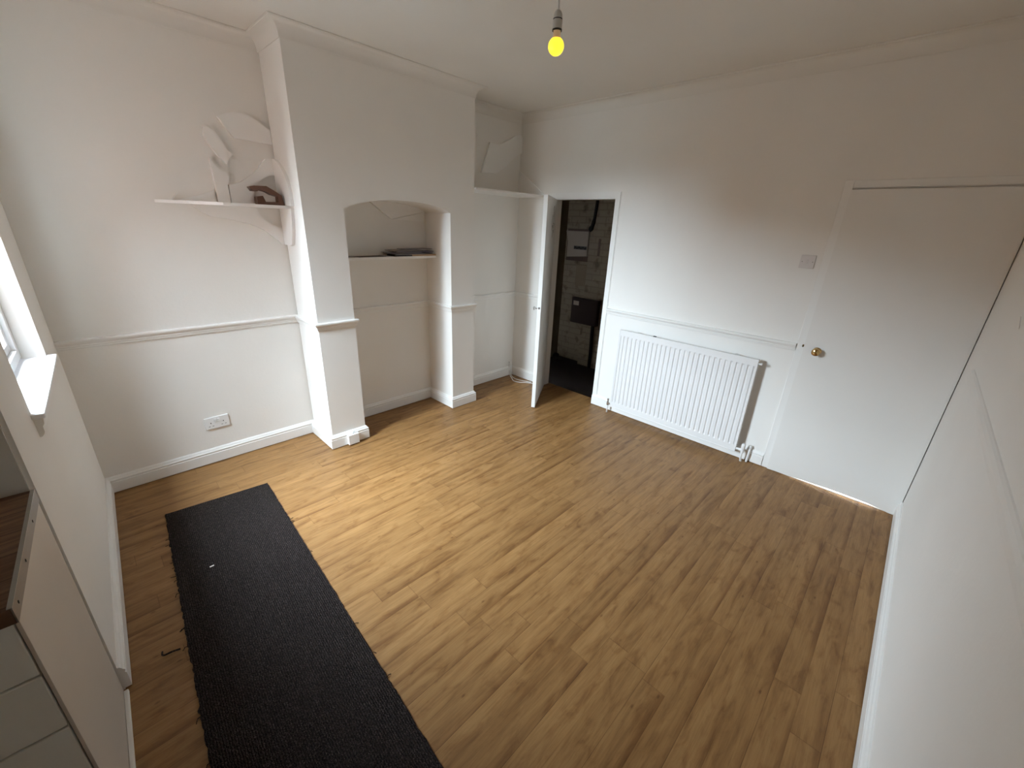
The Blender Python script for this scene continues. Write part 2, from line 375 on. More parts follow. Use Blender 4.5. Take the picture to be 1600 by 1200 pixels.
# door surrounds ------------------------------------------------------------
m = MB()     # cupboard: flat boards and lining
m.box((-.010, CR-.047, .1135), (0, CR, CT+.05)).box((-.010, CL, .1135), (0, CL+.047, CT+.05)).box((-.0098, CR, CT), (0, CL, CT+.0498))
m.box((0, CR, 0), (.10, CR+.006, CT)).box((0, CL-.006, 0), (.10, CL, CT)).box((0, CR, CT-.006), (.10, CL, CT))
m.box((-.004, CR-.052, .1135), (0, CR-.047, CT+.055)).box((-.004, CR-.047, CT+.05), (0, CL+.05, CT+.055))
struct(m.build('trim_6', M['gloss']))
m = MB()     # flush door surround
m.box((-.012, DL, .002), (0, DL+.047, DT+.052), P0, .002).box((-.012, -D, DT+.010), (0, DL, DT+.052), P0, .002)
m.box((.0145, DL-.04, .02), (.05, DL+.001, DT+.01)).box((.0145, -D+.0, .02), (.05, -D+.04, DT+.01)).box((.0145, -D+.04, DT-.05), (.05, DL-.04, DT+.01))  # stops behind the slab, added to block hall light at the gaps
struct(m.build('trim_7', M['gloss']))

# the flush panelled-over door on the right
d1 = thing('door_1', '', '', (-.01, (DL-D)/2, 0), kind='structure')
bot = [(DL+.002, .004), (DL-.06, .006), (DL-.20, .013), (DL-.42, .020), (DL-.62, .018), (DL-.70, .010), (-D+.05, .003), (-D+.005, .002)]
sl = MB().prism(bot + [(-D+.005, DT), (DL+.002, DT)], -.024, .014, lambda a, b, d: (d, a, b))
sl.build('door_panel', M['door'], d1)
kn = MB().lathe([(0, 0), (.026, 0), (.026, .003), (.020, .006), (.010, .010), (.009, .022), (.016, .028), (.024, .036), (.0265, .044), (.024, .052), (.015, .0575), (0, .059)], (-.024, -2.925, .985), (-1, 0, 0), seg=28)
kn = kn.build('door_knob', M['brass'], d1, smooth=True); kn['label'] = 'polished brass knob'
MB().box((-.016, DL+.004, .995), (-.011, DL+.014, 1.012)).build('latch_keep', M['brass'], d1)['label'] = 'small brass latch keep'

# the open cupboard door
d2 = thing('door_2', '', '', (0, CL, 0), kind='structure')
ex, ey = -.848, -.530; tx, ty = .530, -.848
Q = (-.0105, -.487)
def DD(a, t, z): return (Q[0] + a*ex + t*tx, Q[1] + a*ey + t*ty, z)
DW = .672
MB().box((0, 0, .010), (DW, .036, CT-.004), DD, .0015).build('door_panel', M['door'], d2)
m = MB().lathe([(0, 0), (.015, 0), (.015, .003), (.007, .006), (.006, .02), (.013, .026), (.017, .034), (.013, .042), (0, .044)], DD(DW-.045, 0, 1.0), (-tx, -ty, 0), seg=20)
m.build('door_knob', M['chrome'], d2, smooth=True)['label'] = 'small chrome knob'
MB().lathe([(0, 0), (.010, 0), (.010, .002), (.004, .006), (0, .007)], DD(DW, .018, 1.01), (ex, ey, 0), seg=14).build('latch', M['steel'], d2)['label'] = 'steel roller latch on the door edge'
sc = MB()
for pts in ([(.20, 1.80), (.23, 1.86), (.20, 1.90), (.16, 1.86), (.18, 1.79), (.22, 1.74)], [(.12, 1.72), (.17, 1.75), (.20, 1.70), (.25, 1.73), (.29, 1.68)], [(.15, 1.66), (.19, 1.69), (.24, 1.65), (.22, 1.62)], [(.27, 1.82), (.30, 1.76), (.28, 1.71)]):
    sc.tube(smooth_path([DD(a, .0365, z) for a, z in pts], 5), .0016, seg=5)
sc.build('pencil_scribble', M['steel'], d2)['label'] = 'dark pencil scribble on the inner face'
for z in (.22, 1.72):
    MB().lathe([(.006, 0), (.006, .09)], (-.006, -.497, z), seg=10).build('hinge', M['gloss'], d2)

# ------------------------------------------------------------------ cupboard interior
CX = 1.15
m = MB(); m.box((CX, -1.4, -.1), (CX+.1, .32, 2.5)).box((CX-.10, -1.4, -.1), (CX, -.235, 2.5))
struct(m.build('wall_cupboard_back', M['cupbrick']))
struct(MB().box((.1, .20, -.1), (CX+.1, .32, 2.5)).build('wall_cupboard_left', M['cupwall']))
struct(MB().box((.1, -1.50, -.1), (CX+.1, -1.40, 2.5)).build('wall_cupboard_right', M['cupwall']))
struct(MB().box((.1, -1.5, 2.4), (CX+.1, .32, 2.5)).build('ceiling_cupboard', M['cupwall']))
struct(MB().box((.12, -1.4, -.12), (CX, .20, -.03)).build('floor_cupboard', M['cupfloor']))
# consumer unit on its back board
cu = thing('fuse_box', 'aged white fuse box with row of switches on cupboard back wall', 'fuse box', (CX-.03, -.06, 1.31))
MB().box((CX-.022, -.235, 1.31), (CX-.001, .165, 1.70), P0, .002).build('back_board', M['oldwood'], cu)['label'] = 'dark wooden back board'
bx = lambda a, b, d: (d, a, b)
MB().prism([(-.225, 1.385), (.085, 1.36), (.085, 1.55), (.12, 1.675), (-.225, 1.675)], CX-.115, CX-.022, bx).build('casing', M['cu'], cu)
m = MB().box((CX-.118, -.215, 1.46), (CX-.114, -.02, 1.50))
m.build('switch_slot', M['shade'], cu)
for i in range(6):
    MB().box((CX-.124, -.20+i*.03, 1.463+(i % 2)*.008), (CX-.117, -.183+i*.03, 1.485+(i % 2)*.008)).build('breaker_switch', M['black'], cu)
mb = thing('meter_board', 'dark brown meter box with small pale label low on cupboard wall', 'meter box', (CX-.12, -.28, .54))
MB().box((CX-.168, -.50, .545), (CX-.102, -.10, .868), P0, .005).build('casing', M['meter'], mb)
MB().box((CX-.1695, -.215, .775), (CX-.168, -.13, .83)).build('paper_label', M['cu'], mb)['label'] = 'small pale paper label'
tag(MB().tube(smooth_path([(CX-.12, -.315, 2.38), (CX-.12, -.31, 2.1), (CX-.118, -.295, 1.9), (CX-.10, -.27, 1.78), (CX-.10, -.25, 1.72), (CX-.09, -.23, 1.702)], 5), [.018]*14+[.024]*6+[.032]*6, seg=10).build('supply_cable', M['black'], smooth='all'), 'thick black cable dropping from cupboard ceiling to fuse box', 'cable')
tag(MB().tube(smooth_path([(CX-.12, -.43, .544), (CX-.125, -.435, .40), (CX-.12, -.44, .2), (CX-.12, -.44, -.028)], 5), .022, seg=10).build('mains_pipe', M['black'], smooth='all'), 'dark vertical pipe below the brown meter box', 'pipe')
tag(MB().box((CX-.030, -.2345, 1.00), (CX-.001, -.02, 1.27), P0, .003).build('wall_plate', M['cupwall']), 'dirty limewashed square patch panel under the fuse box', 'panel')
tag(MB().box((CX-.104, -.40, 1.40), (CX-.0998, -.37, 1.60)).build('cable_clip_strip', M['oldwood']), 'short dark strip on brick pier right of fuse box', 'strip')
for k, (x, y, r, lab) in enumerate([(1.02, .12, .05, 'largest black lump of rubble in far left corner of cupboard floor'), (.98, .03, .035, 'black lump of rubble right of the corner lump on cupboard floor'), (.84, .155, .03, 'small black lump of rubble against left cupboard wall')]):
    m = MB(); bmesh.ops.create_icosphere(m.bm, subdivisions=2, radius=r)
    for v in m.bm.verts: v.co = Vector((x, y, -.03+r*.72)) + v.co*(1+random.uniform(-.18, .18))
    tag(m.build('rubble', M['cupfloor']), lab, 'rubble', 'rubble on the cupboard floor')

# ------------------------------------------------------------------ hall behind the flush door
hl = MB(); hl.box((.12, -D-.1, -.06), (2.2, -2.4, -.001)); struct(hl.build('floor_hall', M['ground']))
struct(MB().box((2.2, -D-.1, -.06), (2.3, -2.3, 2.6)).build('wall_hall', M['wall']))
struct(MB().box((.1, -2.4, -.06), (2.3, -2.3, 2.6)).box((.1, -D-.2, -.06), (2.3, -D-.1, 2.6)).build('wall_hall_sides', M['wall']))
struct(MB().box((.1, -D-.2, 2.6), (2.3, -2.3, 2.7)).build('ceiling_hall', M['wall']))
struct(MB().box((-.012, -D+.006, 0), (.10, DL-.002, .004)).build('trim_8', M['gloss']))

# ------------------------------------------------------------------ window
wn = thing('window_1', '', '', K(-.1, (WV0+WV1)/2, WZ0), kind='structure')
m = MB()
def fr(a0, a1, z0_, z1_, u0, u1): m.box((u0, a0, z0_), (u1, a1, z1_), K, .003)
for u0, u1, wd, ins in ((-.145, -.078, .045, 0), (-.135, -.095, .040, .043)):
    a0, a1, zz0, zz1 = WV0+ins, WV1-ins, WZ0+.012+ins, WZ1-ins
    fr(a0, a0+wd, zz0, zz1, u0, u1); fr(a1-wd, a1, zz0, zz1, u0, u1)
    fr(a0+wd-.002, a1-wd+.002, zz0, zz0+wd, u0, u1); fr(a0+wd-.002, a1-wd+.002, zz1-wd, zz1, u0, u1)
m.build('window_frame', M['upvc'], wn)
MB().box((-.117, WV0+.07, WZ0+.08), (-.113, WV1-.07, WZ1-.07), K).build('glass_pane', M['glass'], wn)
m = MB()
m.box((-.15, WV0+.001, WZ0-.012), (.0, WV1-.001, WZ0+.004), K); m.box((-.002, WV0-.022, WZ0-.016), (.034, WV1+.03, WZ0+.005), K, .006, 3)
m.build('window_sill', M['sill'], wn)
AP = [(0, .948), (.006, .948), (.012, .955), (.016, .965), (.016, .985), (.022, .995), (.024, 1.010), (.024, 1.0185), (0, 1.0185)]
MB().sweep([K(0, WV1+.012, 0)[:2], K(0, WV0-.01, 0)[:2]], AP).build('apron', M['gloss'], wn)
m = MB()
for s in range(7):
    a = random.uniform(-.62, -.50); u = random.uniform(-.03, .015); r = random.uniform(0, 3)
    p = K(u, a, WZ0+.0065); m.tube([p, (p[0]+.010*math.cos(r), p[1]+.012*math.sin(r), p[2]+.001), (p[0]+.014*math.cos(r+.7), p[1]+.02*math.sin(r+.7), p[2])], .0013, seg=5)
tag(m.build('dust_flakes', M['walnut']), 'loose dark crumbs lying on the white window sill', 'debris', kind='stuff')

# outside
struct(MB().box((-30, -14, -.4), (-3.75, 16, -.2)).build('ground_outside', M['ground']))
struct(MB().box((-9.2, .2, -.3), (-9.0, 6, 1.9)).build('wall_yard', M['outbrick']))
struct(MB().box((-30, 6, -.3), (-4.2, 6.3, 3.8)).build('wall_light_block', M['outbrick']))  # unseen, added to hold low sky light off the flush door and near wall

# ------------------------------------------------------------------ kitchen corner
ku = thing('kitchen_base_unit', 'pale kitchen base cabinet with cream end panel and grey drawer fronts', 'cabinet', K(-.3, .28, 0))
MB().box((-.60, .02, .10), (-.0115, .52, .868), K).build('carcass', M['carcass'], ku)
e = MB().box((-.0112, .012, .004), (-.004, .548, .877), K, .001); e = e.build('end_panel', M['carcass'], ku); e['label'] = 'cream end panel facing the room'
for z0, z1 in ((.706, .874), (.522, .700), (.12, .516)):
    dr = MB().box((-.60, .525, z0), (-.0145, .5465, z1), K, .003).build('drawer_front', M['unit'], ku)
MB().box((-.60, .47, 0), (-.0115, .485, .10), K).build('plinth', M['carcass'], ku)
MB().box((-.0035, .02, 0), (.010, .62, .016), K, .003).build('floor_bead', M['gloss'], ku)
wt = thing('worktop', 'dark brown wood block worktop with metal strip on its end', 'worktop', K(-.6, .28, .878))
MB().box((-2.4, .010, .878), (-.003, .565, .918), K, .002).build('slab', M['worktop'], wt)
MB().box((-.003, .012, .880), (-.0005, .566, .9186), K).build('end_plate', M['steel'], wt)['label'] = 'dull dark metal end plate'
m = MB().box((-.009, .012, .9186), (-.0003, .563, .9205), K).build('edge_strip', M['strip'], wt); m['label'] = 'silver metal edging strip'
for v in (.17, .36, .52):
    MB().lathe([(0, .0018), (.004, .0012), (.004, 0)], K(-.0004, v, .899), (1, 0, 0), seg=10).build('screw', M['shade'], wt)
ku2 = thing('sink_base_unit', 'grey fronted kitchen base cabinet farther along under the dark worktop', 'cabinet', K(-1.2, .28, 0))
MB().box((-2.4, .02, 0), (-.602, .52, .877), K).build('carcass', M['carcass'], ku2)
for k in range(3): MB().box((-2.395+k*.6, .522, .12), (-1.805+k*.6-.004, .542, .872), K, .003).build('cabinet_door', M['unit'], ku2)

# ------------------------------------------------------------------ rug
def rug():
    m = MB(); out = []
    L0, L1 = (-3.440, -.438), (-3.608, -3.05); R0, R1 = (-2.894, -.494), (-3.020, -3.05)
    def edge(a, b, n, amp):
        return [(a[0]+(b[0]-a[0])*i/n + random.gauss(0, amp), a[1]+(b[1]-a[1])*i/n + random.gauss(0, amp*.3)) for i in range(n)]
    out += edge(L0, L1, 150, .0022) + edge(L1, R1, 20, .001) + edge(R1, R0, 150, .0014) + edge(R0, L0, 20, .0008)
    m.prism(out, .0006, .0085, P0); ob = m.build('carpet_runner', M['carpet'])
    return tag(ob, 'dark brown ribbed carpet runner with frayed edges on the floor', 'rug')
rg = rug()
m = MB()
m.tube(smooth_path([(-3.535, -1.515, .006), (-3.56, -1.513, .012), (-3.585, -1.508, .010), (-3.592, -1.495, .006), (-3.590, -1.478, .004)], 5), .0035, seg=6)
rg['_org'] = tuple(rg.location); m.build('loose_thread', M['carpet'], rg, smooth='all')
for s in range(26):
    t = random.random(); side = s % 4
    x, y = (-3.440-.168*t, -.438-2.612*t) if side else (-2.894-.126*t, -.494-2.556*t)
    sg = -1 if side else 1; l = random.uniform(.008, .022)
    a = MB().tube([(x-sg*.006, y, .006), (x+sg*l*.5, y+random.uniform(-.006, .006), .006), (x+sg*l, y+random.uniform(-.012, .012), .002)], .0016, seg=5)
    a.build('frayed_strand', M['carpet'], rg)
p = MB().box((-3.345, -1.095, .0090), (-3.326, -1.087, .0105)); tag(p.build('paper_scrap', M['plastic']), 'tiny white scrap lying on the dark carpet runner', 'scrap')

# ------------------------------------------------------------------ radiator
def radiator():
    r = thing('radiator', 'white ribbed panel radiator mounted under the dado rail', 'radiator', (-.045, -2.03, .066))
    y0, y1, zb, zt, xf = -2.605, -1.445, .080, .850, -.086
    cols = [(y0, 0), (y0+.012, 0)]; n = 28; pitch = (y1-y0-.024)/n
    for i in range(n):
        c = y0+.012+i*pitch
        cols += [(c+.004, 1), (c+.010, 0), (c+pitch-.010, 0), (c+pitch-.004, 1)]
    cols += [(y1-.012, 0), (y1, 0)]
    rows = [(zb, 0), (zb+.048, 0), (zb+.060, 1), (zt-.060, 1), (zt-.048, 0), (zt, 0)]
    m = MB(); bm = m.bm
    F = [[bm.verts.new((xf + (.008 if (g and h) else 0), y, z)) for y, g in cols] for z, h in rows]
    for a, b in zip(F, F[1:]):
        for i in range(len(cols)-1): bm.faces.new([a[i], a[i+1], b[i+1], b[i]])
    Bk = [[bm.verts.new((xf+.020, y, z)) for y in (y0, y1)] for z in (zb, zt)]
    bm.faces.new([Bk[0][0], Bk[0][1], Bk[1][1], Bk[1][0]])
    bm.faces.new([*F[0], Bk[0][1], Bk[0][0]]); bm.faces.new([*F[-1][::-1], Bk[1][0], Bk[1][1]])
    bm.faces.new([f[0] for f in F] + [Bk[1][0], Bk[0][0]]); bm.faces.new([f[-1] for f in F][::-1] + [Bk[0][1], Bk[1][1]])
    m.build('front_panel', M['rad'], r)
    s = MB().box((xf-.002, y0-.004, zb-.003), (xf+.024, y0+.003, zt+.003), P0, .0015).box((xf-.002, y1-.003, zb-.003), (xf+.024, y1+.004, zt+.003), P0, .0015)
    s.box((xf-.001, y0, zt-.004), (xf+.023, y1, zt+.004), P0, .002).box((xf-.001, y0, zb-.004), (xf+.023, y1, zb+.003), P0, .002)
    s.build('rim', M['rad'], r)
    f = MB()
    for i in range(34):
        y = y0+.05+i*(y1-y0-.1)/33; f.box((xf+.020, y-.001, zb+.04), (xf+.050, y+.001, zt-.04))
    f.build('convector_fins', M['rad'], r)
    for y in (y0+.16, y1-.16):
        MB().box((xf+.05, y-.02, zb+.03), (-.0005, y+.02, zt-.01)).box((xf+.018, y-.012, zt-.02), (xf+.05, y+.012, zt+.004)).build('wall_bracket', M['rad'], r)
    MB().box((xf+.004, -1.79, zt+.004), (xf+.02, -1.765, zt+.010), P0, .001).build('clip', M['shade'], r)['label'] = 'dark clip on the top edge'
    MB().lathe([(.007, 0), (.007, .016), (.010, .017), (.010, .026), (0, .027)], (xf+.011, y0-.003, zt-.028), (0, -1, 0), seg=14).build('bleed_valve', M['rad'], r, smooth=True)
    # right-hand valve: white lockshield
    v = MB().lathe([(.010, 0), (.010, .03), (.013, .031), (.013, .045), (0, .046)], (xf+.012, y0-.002, .105), (0, -1, 0), seg=14)
    v.lathe([(0, -.02), (.013, -.02), (.013, .012), (.015, .014), (.015, .050), (.011, .058), (0, .06)], (xf+.012, y0-.052, .105), seg=16)
    v.build('lockshield_valve', M['plastic'], r, smooth=True)
    MB().tube(smooth_path([(xf+.012, y0-.052, .09), (xf+.010, y0-.052, .045), (xf+.022, y0-.055, .010), (xf+.022, y0-.055, .001)], 5), .0085, seg=10).build('pipe', M['plastic'], r, smooth='all')
    MB().tube(smooth_path([(-.022, y0-.09, .118), (-.034, y0-.094, .100), (-.038, y0-.094, .06), (-.036, y0-.090, .001)], 5), .0085, seg=10).lathe([(.013, 0), (.013, .03), (.009, .034), (0, .035)], (-.022, y0-.090, .108), seg=12).build('pipe', M['plastic'], r, smooth='all')
    # left-hand valve: chrome
    v = MB().lathe([(.009, 0), (.009, .03)], (xf+.012, y1+.002, .10), (0, 1, 0), seg=14)
    v.lathe([(0, -.02), (.012, -.02), (.012, .010), (.008, .014), (.008, .032), (.010, .034), (.010, .048), (0, .05)], (xf+.012, y1+.036, .10), seg=16)
    v.build('chrome_valve', M['chrome'], r, smooth=True)['label'] = 'chrome angle valve'
    MB().tube([(xf+.012, y1+.036, .085), (xf+.012, y1+.036, .001)], .0075, seg=10).build('pipe', M['rad'], r, smooth='all')
radiator()

# ------------------------------------------------------------------ switch, socket, phone box
sw = thing('light_switch', 'white square light switch plate on wall beside the flush door', 'switch', (-.004, -2.72, 1.517))
MB().box((-.009, -2.763, 1.519), (-.0005, -2.677, 1.605), P0, .003, 3).build('plate', M['switch'], sw)
MB().box((-.013, -2.725, 1.549), (-.009, -2.713, 1.575), P0, .0015).build('rocker', M['switch'], sw)
for y in (-2.75, -2.69): MB().lathe([(0, .0006), (.003, .0004), (.003, 0)], (-.009, y, 1.562), (-1, 0, 0), seg=10).build('screw', M['steel'], sw)
so = thing('wall_socket', 'white double socket outlet on back wall above the skirting', 'socket', (-3.012, YL-.005, .262))
MB().box((-3.086, YL-.010, .262), (-2.938, YL-.0005, .350), P0, .003, 3).build('plate', M['plastic'], so)
for s, x0 in ((-1, -3.05), (1, -2.974)):
    for dx, dz, w, h in ((0, .030, .003, .008), (-.011, .006, .008, .003), (.011, .006, .008, .003)):
        MB().box((x0+dx-w/2-.001, YL-.0108, .278+dz-h/2), (x0+dx+w/2+.001, YL-.0098, .278+dz+h/2)).build('pin_slot', M['shade'], so)
    xs = -3.012 + s*.010
    MB().box((xs-.0075, YL-.0155, .312), (xs+.0075, YL-.0095, .336), P0, .002).build('rocker_switch', M['plastic'], so)
jb = thing('phone_socket', 'small white square box fixed to skirting of the chimney breast', 'socket', (-2.212, -BD-.038, .008))
MB().box((-2.256, -BD-.052, .008), (-2.168, -BD-.0205, .092), P0, .003, 3).build('box', M['plastic'], jb)
MB().tube(smooth_path([(-2.212, -BD-.034, .090), (-2.212, -BD-.034, .102), (-2.205, -BD-.030, .110), (-2.196, -BD-.026, .105)], 4), .006, seg=8).build('cable_stub', M['plastic'], jb, smooth='all')

# ------------------------------------------------------------------ pendant bulb
bx_, by_, bz_ = -2.060, -2.118, 2.336
pl = thing('pendant_light', 'bare yellow glowing bulb in white lampholder hanging on a flex', 'ceiling light', (bx_, by_, bz_))
MB().lathe([(0, 0), (.006, -.001), (.040, -.002), (.046, -.010), (.044, -.024), (.018, -.034), (0, -.035)], (bx_, by_, H), seg=24).build('ceiling_rose', M['pend'], pl, smooth=True)
MB().tube([(bx_, by_, bz_+.094), (bx_, by_, H-.03)], .0042, seg=8).build('flex', M['cord'], pl, smooth='all')
MB().lathe([(0, .100), (.006, .099), (.011, .095), (.0155, .086), (.0165, .074), (.0150, .0728), (.0150, .0712), (.0172, .070), (.0172, .046), (.0165, .043), (0, .043)], (bx_, by_, bz_), seg=20).build('lampholder', M['pend'], pl, smooth=True)
MB().lathe([(.0176, .0430), (.0176, .0385), (.0148, .0380), (.0148, .0715), (.0167, .0715), (.0167, .0735)], (bx_, by_, bz_), seg=20).build('holder_ring', M['shade'], pl, smooth=True)
R = .0285; zc = -.0065
MB().lathe([(0, .040), (.0130, .040), (.0132, .028), (.0150, .0205), (.0160, .0170)], (bx_, by_, bz_), seg=20).build('bulb_neck', M['neck'], pl, smooth=True)
prof = [(0, zc-R)] + [(R*math.sin(a), zc-R*math.cos(a)) for a in [math.radians(x) for x in range(10, 146, 8)]]
MB().lathe(prof, (bx_, by_, bz_), seg=28).build('bulb', M['bulb'], pl, smooth=True)['label'] = 'round bulb glowing yellow'

# ------------------------------------------------------------------ left alcove: corner shelf and cut-out boards
wallp = lambda a, b, d: (a, YL-.0005-d, b)
SZ0, SZ1 = 1.760, 1.777
cs = thing('corner_shelf', 'white corner shelf with curved cut-out panels beside chimney breast', 'shelf', (-2.6, YL-.05, 1.52))
MB().prism([(-3.052, YL-.001), (-2.752, -.150), (-2.362, -.142), (-2.362, YL-.001)], SZ0, SZ1, P0).build('shelf_board', M['board'], cs)
ccx, ccz, cr = -2.362, 1.80, .168
def arc(a0, a1, n=14): return [(ccx + cr*math.cos(math.radians(a0+(a1-a0)*i/n)), ccz + cr*math.sin(math.radians(a0+(a1-a0)*i/n))) for i in range(n+1)]
a_sh = math.degrees(math.asin((SZ1-ccz)/cr)); 
bp_ = [(-2.664, SZ1), (-2.660, 1.886), (-2.638, 1.890), (-2.594, 1.906), (-2.543, 1.940), (-2.505, 1.972), (-2.470, 2.006), (-2.440, 2.042), (-2.421, 2.060), (-2.375, 2.069), (-2.362, 2.066)] + arc(90, 180-a_sh)
MB().prism(bp_, 0, .026, wallp).build('back_panel', M['board'], cs)
a2 = math.degrees(math.asin((SZ0-ccz)/cr))
lp = [(-2.885, SZ0), (-2.84, 1.722), (-2.794, 1.695), (-2.72, 1.684), (-2.665, 1.674), (-2.58, 1.655), (-2.499, 1.620), (-2.44, 1.570), (-2.394, 1.525), (-2.362, 1.520)] + arc(270, 180-a2)
MB().prism(lp, 0, .026, wallp).build('lower_panel', M['board'], cs)
sidep = lambda a, b, d: (-B1-.0005-d, a, b)
sp_ = [(YL-.028, SZ1), (YL-.028, 2.066), (-.005, 2.062), (-.05, 2.045), (-.102, 2.010), (-.15, 1.968), (-.180, 1.925), (-.196, 1.87), (-.200, SZ1)]
MB().prism(sp_, 0, .020, sidep).build('side_panel', M['board'], cs)
sp2 = [(YL-.028, 1.522), (-.070, 1.522), (-.115, 1.530), (-.150, 1.60), (-.176, 1.68), (-.188, SZ0), (YL-.028, SZ0)]
MB().prism(sp2, 0, .020, sidep).build('side_panel', M['board'], cs)
def curve2(pts, k=5): return [(p.x, p.y) for p in smooth_path([Vector((a, b, 0)) for a, b in pts], k)]
leaf = curve2([(-2.739, 2.194), (-2.743, 2.156), (-2.729, 2.112), (-2.698, 2.059), (-2.651, 2.004)]) + [(-2.634, 2.037), (-2.602, 2.066)] + curve2([(-2.631, 2.080), (-2.651, 2.124), (-2.677, 2.168), (-2.706, 2.192), (-2.738, 2.195)])[:-1]
tag(MB().prism(leaf, 0, .030, wallp).build('decorative_board', M['board']), 'white leaf shaped cut-out board on back wall above the corner shelf', 'wall decoration')
up = [(-2.654, 2.264)] + curve2([(-2.640, 2.245), (-2.615, 2.201), (-2.583, 2.159)]) + [(-2.521, 2.157), (-2.364, 2.152), (-2.364, 2.236)] + curve2([(-2.395, 2.250), (-2.433, 2.274), (-2.489, 2.300), (-2.550, 2.303), (-2.599, 2.291)])
tag(MB().prism(up, 0, .026, wallp).build('decorative_board', M['board']), 'largest white cut-out board, topmost on wall beside chimney breast', 'wall decoration')
stp = [(-2.734, SZ1+.0005), (-2.738, 1.952), (-2.741, 2.030)] + curve2([(-2.722, 1.998), (-2.694, 1.968), (-2.660, 1.950), (-2.654, 1.900)]) + [(-2.668, 1.885), (-2.668, SZ1+.0005)]
tag(MB().prism(stp, 0, .034, wallp).build('decorative_board', M['board']), 'upright white cut-out board standing on corner shelf below the leaf', 'wall decoration')
low = [(-2.96, SZ1+.0005)] + curve2([(-2.90, 1.794), (-2.826, 1.814), (-2.745, 1.848)]) + [(-2.745, SZ1+.0005)]
tag(MB().prism(low, 0, .018, wallp).build('decorative_board', M['board']), 'low white sloping cut-out board at left end of corner shelf', 'wall decoration')
# small white folded card near the tip
m = MB(); y_ = -.0; 
m.prism([(-2.975, 1.7773), (-2.972, 1.7773), (-2.938, 1.815), (-2.941, 1.817)], 0, .018, lambda a, b, d: (a, .030-d, b))
m.prism([(-2.975, 1.7773), (-2.950, 1.7773), (-2.950, 1.7795), (-2.973, 1.7795)], 0, .018, lambda a, b, d: (a, .030-d, b))
tag(m.build('folded_card', M['plastic']), 'small folded white card at left tip of the corner shelf', 'card')
# brown stand
st = [(-2.482, 1.883), (-2.455, 1.891), (-2.386, 1.893), (-2.345, 1.868), (-2.306, 1.840), (-2.296, 1.7775), (-2.449, 1.7775), (-2.449, 1.826), (-2.414, 1.832), (-2.402, 1.796), (-2.330, 1.798), (-2.328, 1.832), (-2.366, 1.842), (-2.391, 1.858), (-2.430, 1.868), (-2.440, 1.858), (-2.468, 1.858)]
cen = (-2.39, 1.7775)
def stand(a, b, d):
    return (-2.480 + (a-cen[0])*1.02*.966, -.055 + (a-cen[0])*-.25 - d, SZ1+.0005 + (b-cen[1])*.98)
tag(MB().prism(st, -.028, .028, stand).build('desk_stand', M['walnut']), 'dark brown wooden hook shaped stand on the white corner shelf', 'stand')

# ------------------------------------------------------------------ niche shelf with papers
NZ = 1.432
tag(MB().box((-N1+.0005, -.118, NZ-.020), (-N2-.0005, YN-.0005, NZ), P0, .002).build('niche_shelf', M['board']), 'white shelf fitted inside the arched chimney recess', 'shelf')
piece = [(-1.70, 1.845), (-1.522, 1.727), (-1.184, 1.795), (-1.184, 1.86), (-1.45, 1.875)]
tag(MB().prism(piece, 0, .022, lambda a, b, d: (a, YN-.0005-d, b)).build('decorative_board', M['board']), 'white angular cut-out board high inside the arched recess', 'wall decoration')
piece = [(-1.505, 1.722), (-1.19, 1.79), (-1.19, 1.712)]
tag(MB().prism(piece, 0, .014, lambda a, b, d: (a, YN-.0005-d, b)).build('decorative_board', M['board']), 'narrow white wedge board beneath the angular one in arched recess', 'wall decoration')
def sheet(name, cx, cy, z, w, d, h, rot, col, label, cat, sag=0., lift=0.):
    m = MB(); bm = m.bm; nx = 10; c, s = math.cos(rot), math.sin(rot); T_ = []; B_ = []
    for i in range(nx+1):
        a = -w/2 + w*i/nx; dz = lift*(a/w+.5)**2 + sag*math.cos(math.pi*a/w)
        for lst, zz in ((B_, z+dz), (T_, z+dz+h)):
            lst.append([bm.verts.new((cx+a*c-b*s, cy+a*s+b*c, zz)) for b in (-d/2, d/2)])
    for X_, fl_ in ((B_, 1), (T_, 0)):
        for a, b in zip(X_, X_[1:]): bm.faces.new([a[0], a[1], b[1], b[0]])
    for a, b, A, B in zip(B_, B_[1:], T_, T_[1:]):
        bm.faces.new([a[0], b[0], B[0], A[0]]); bm.faces.new([a[1], A[1], B[1], b[1]])
    bm.faces.new([B_[0][0], T_[0][0], T_[0][1], B_[0][1]]); bm.faces.new([B_[-1][0], B_[-1][1], T_[-1][1], T_[-1][0]])
    mt = M.get(name+str(col)) or mat(name+'_paper', col, .55); M[name+str(col)] = mt
    tag(m.build(name, mt), label, cat, 'papers on the recess shelf')
z = NZ+.0005
PL = [('envelope', -1.300, .26, .11, .012, -.03, (.50, .33, .20), 'thick tan envelope at bottom right of the paper pile', 'envelope'),
      ('booklet', -1.505, .17, .12, .012, .05, (.035, .022, .022), 'black booklet at bottom left of the paper pile', 'booklet')]
for n, cx, w, d, h, r, col, lab, cat in PL: sheet(n, cx, -.055, z, w, d, h, r, col, lab, cat)
z += .0125
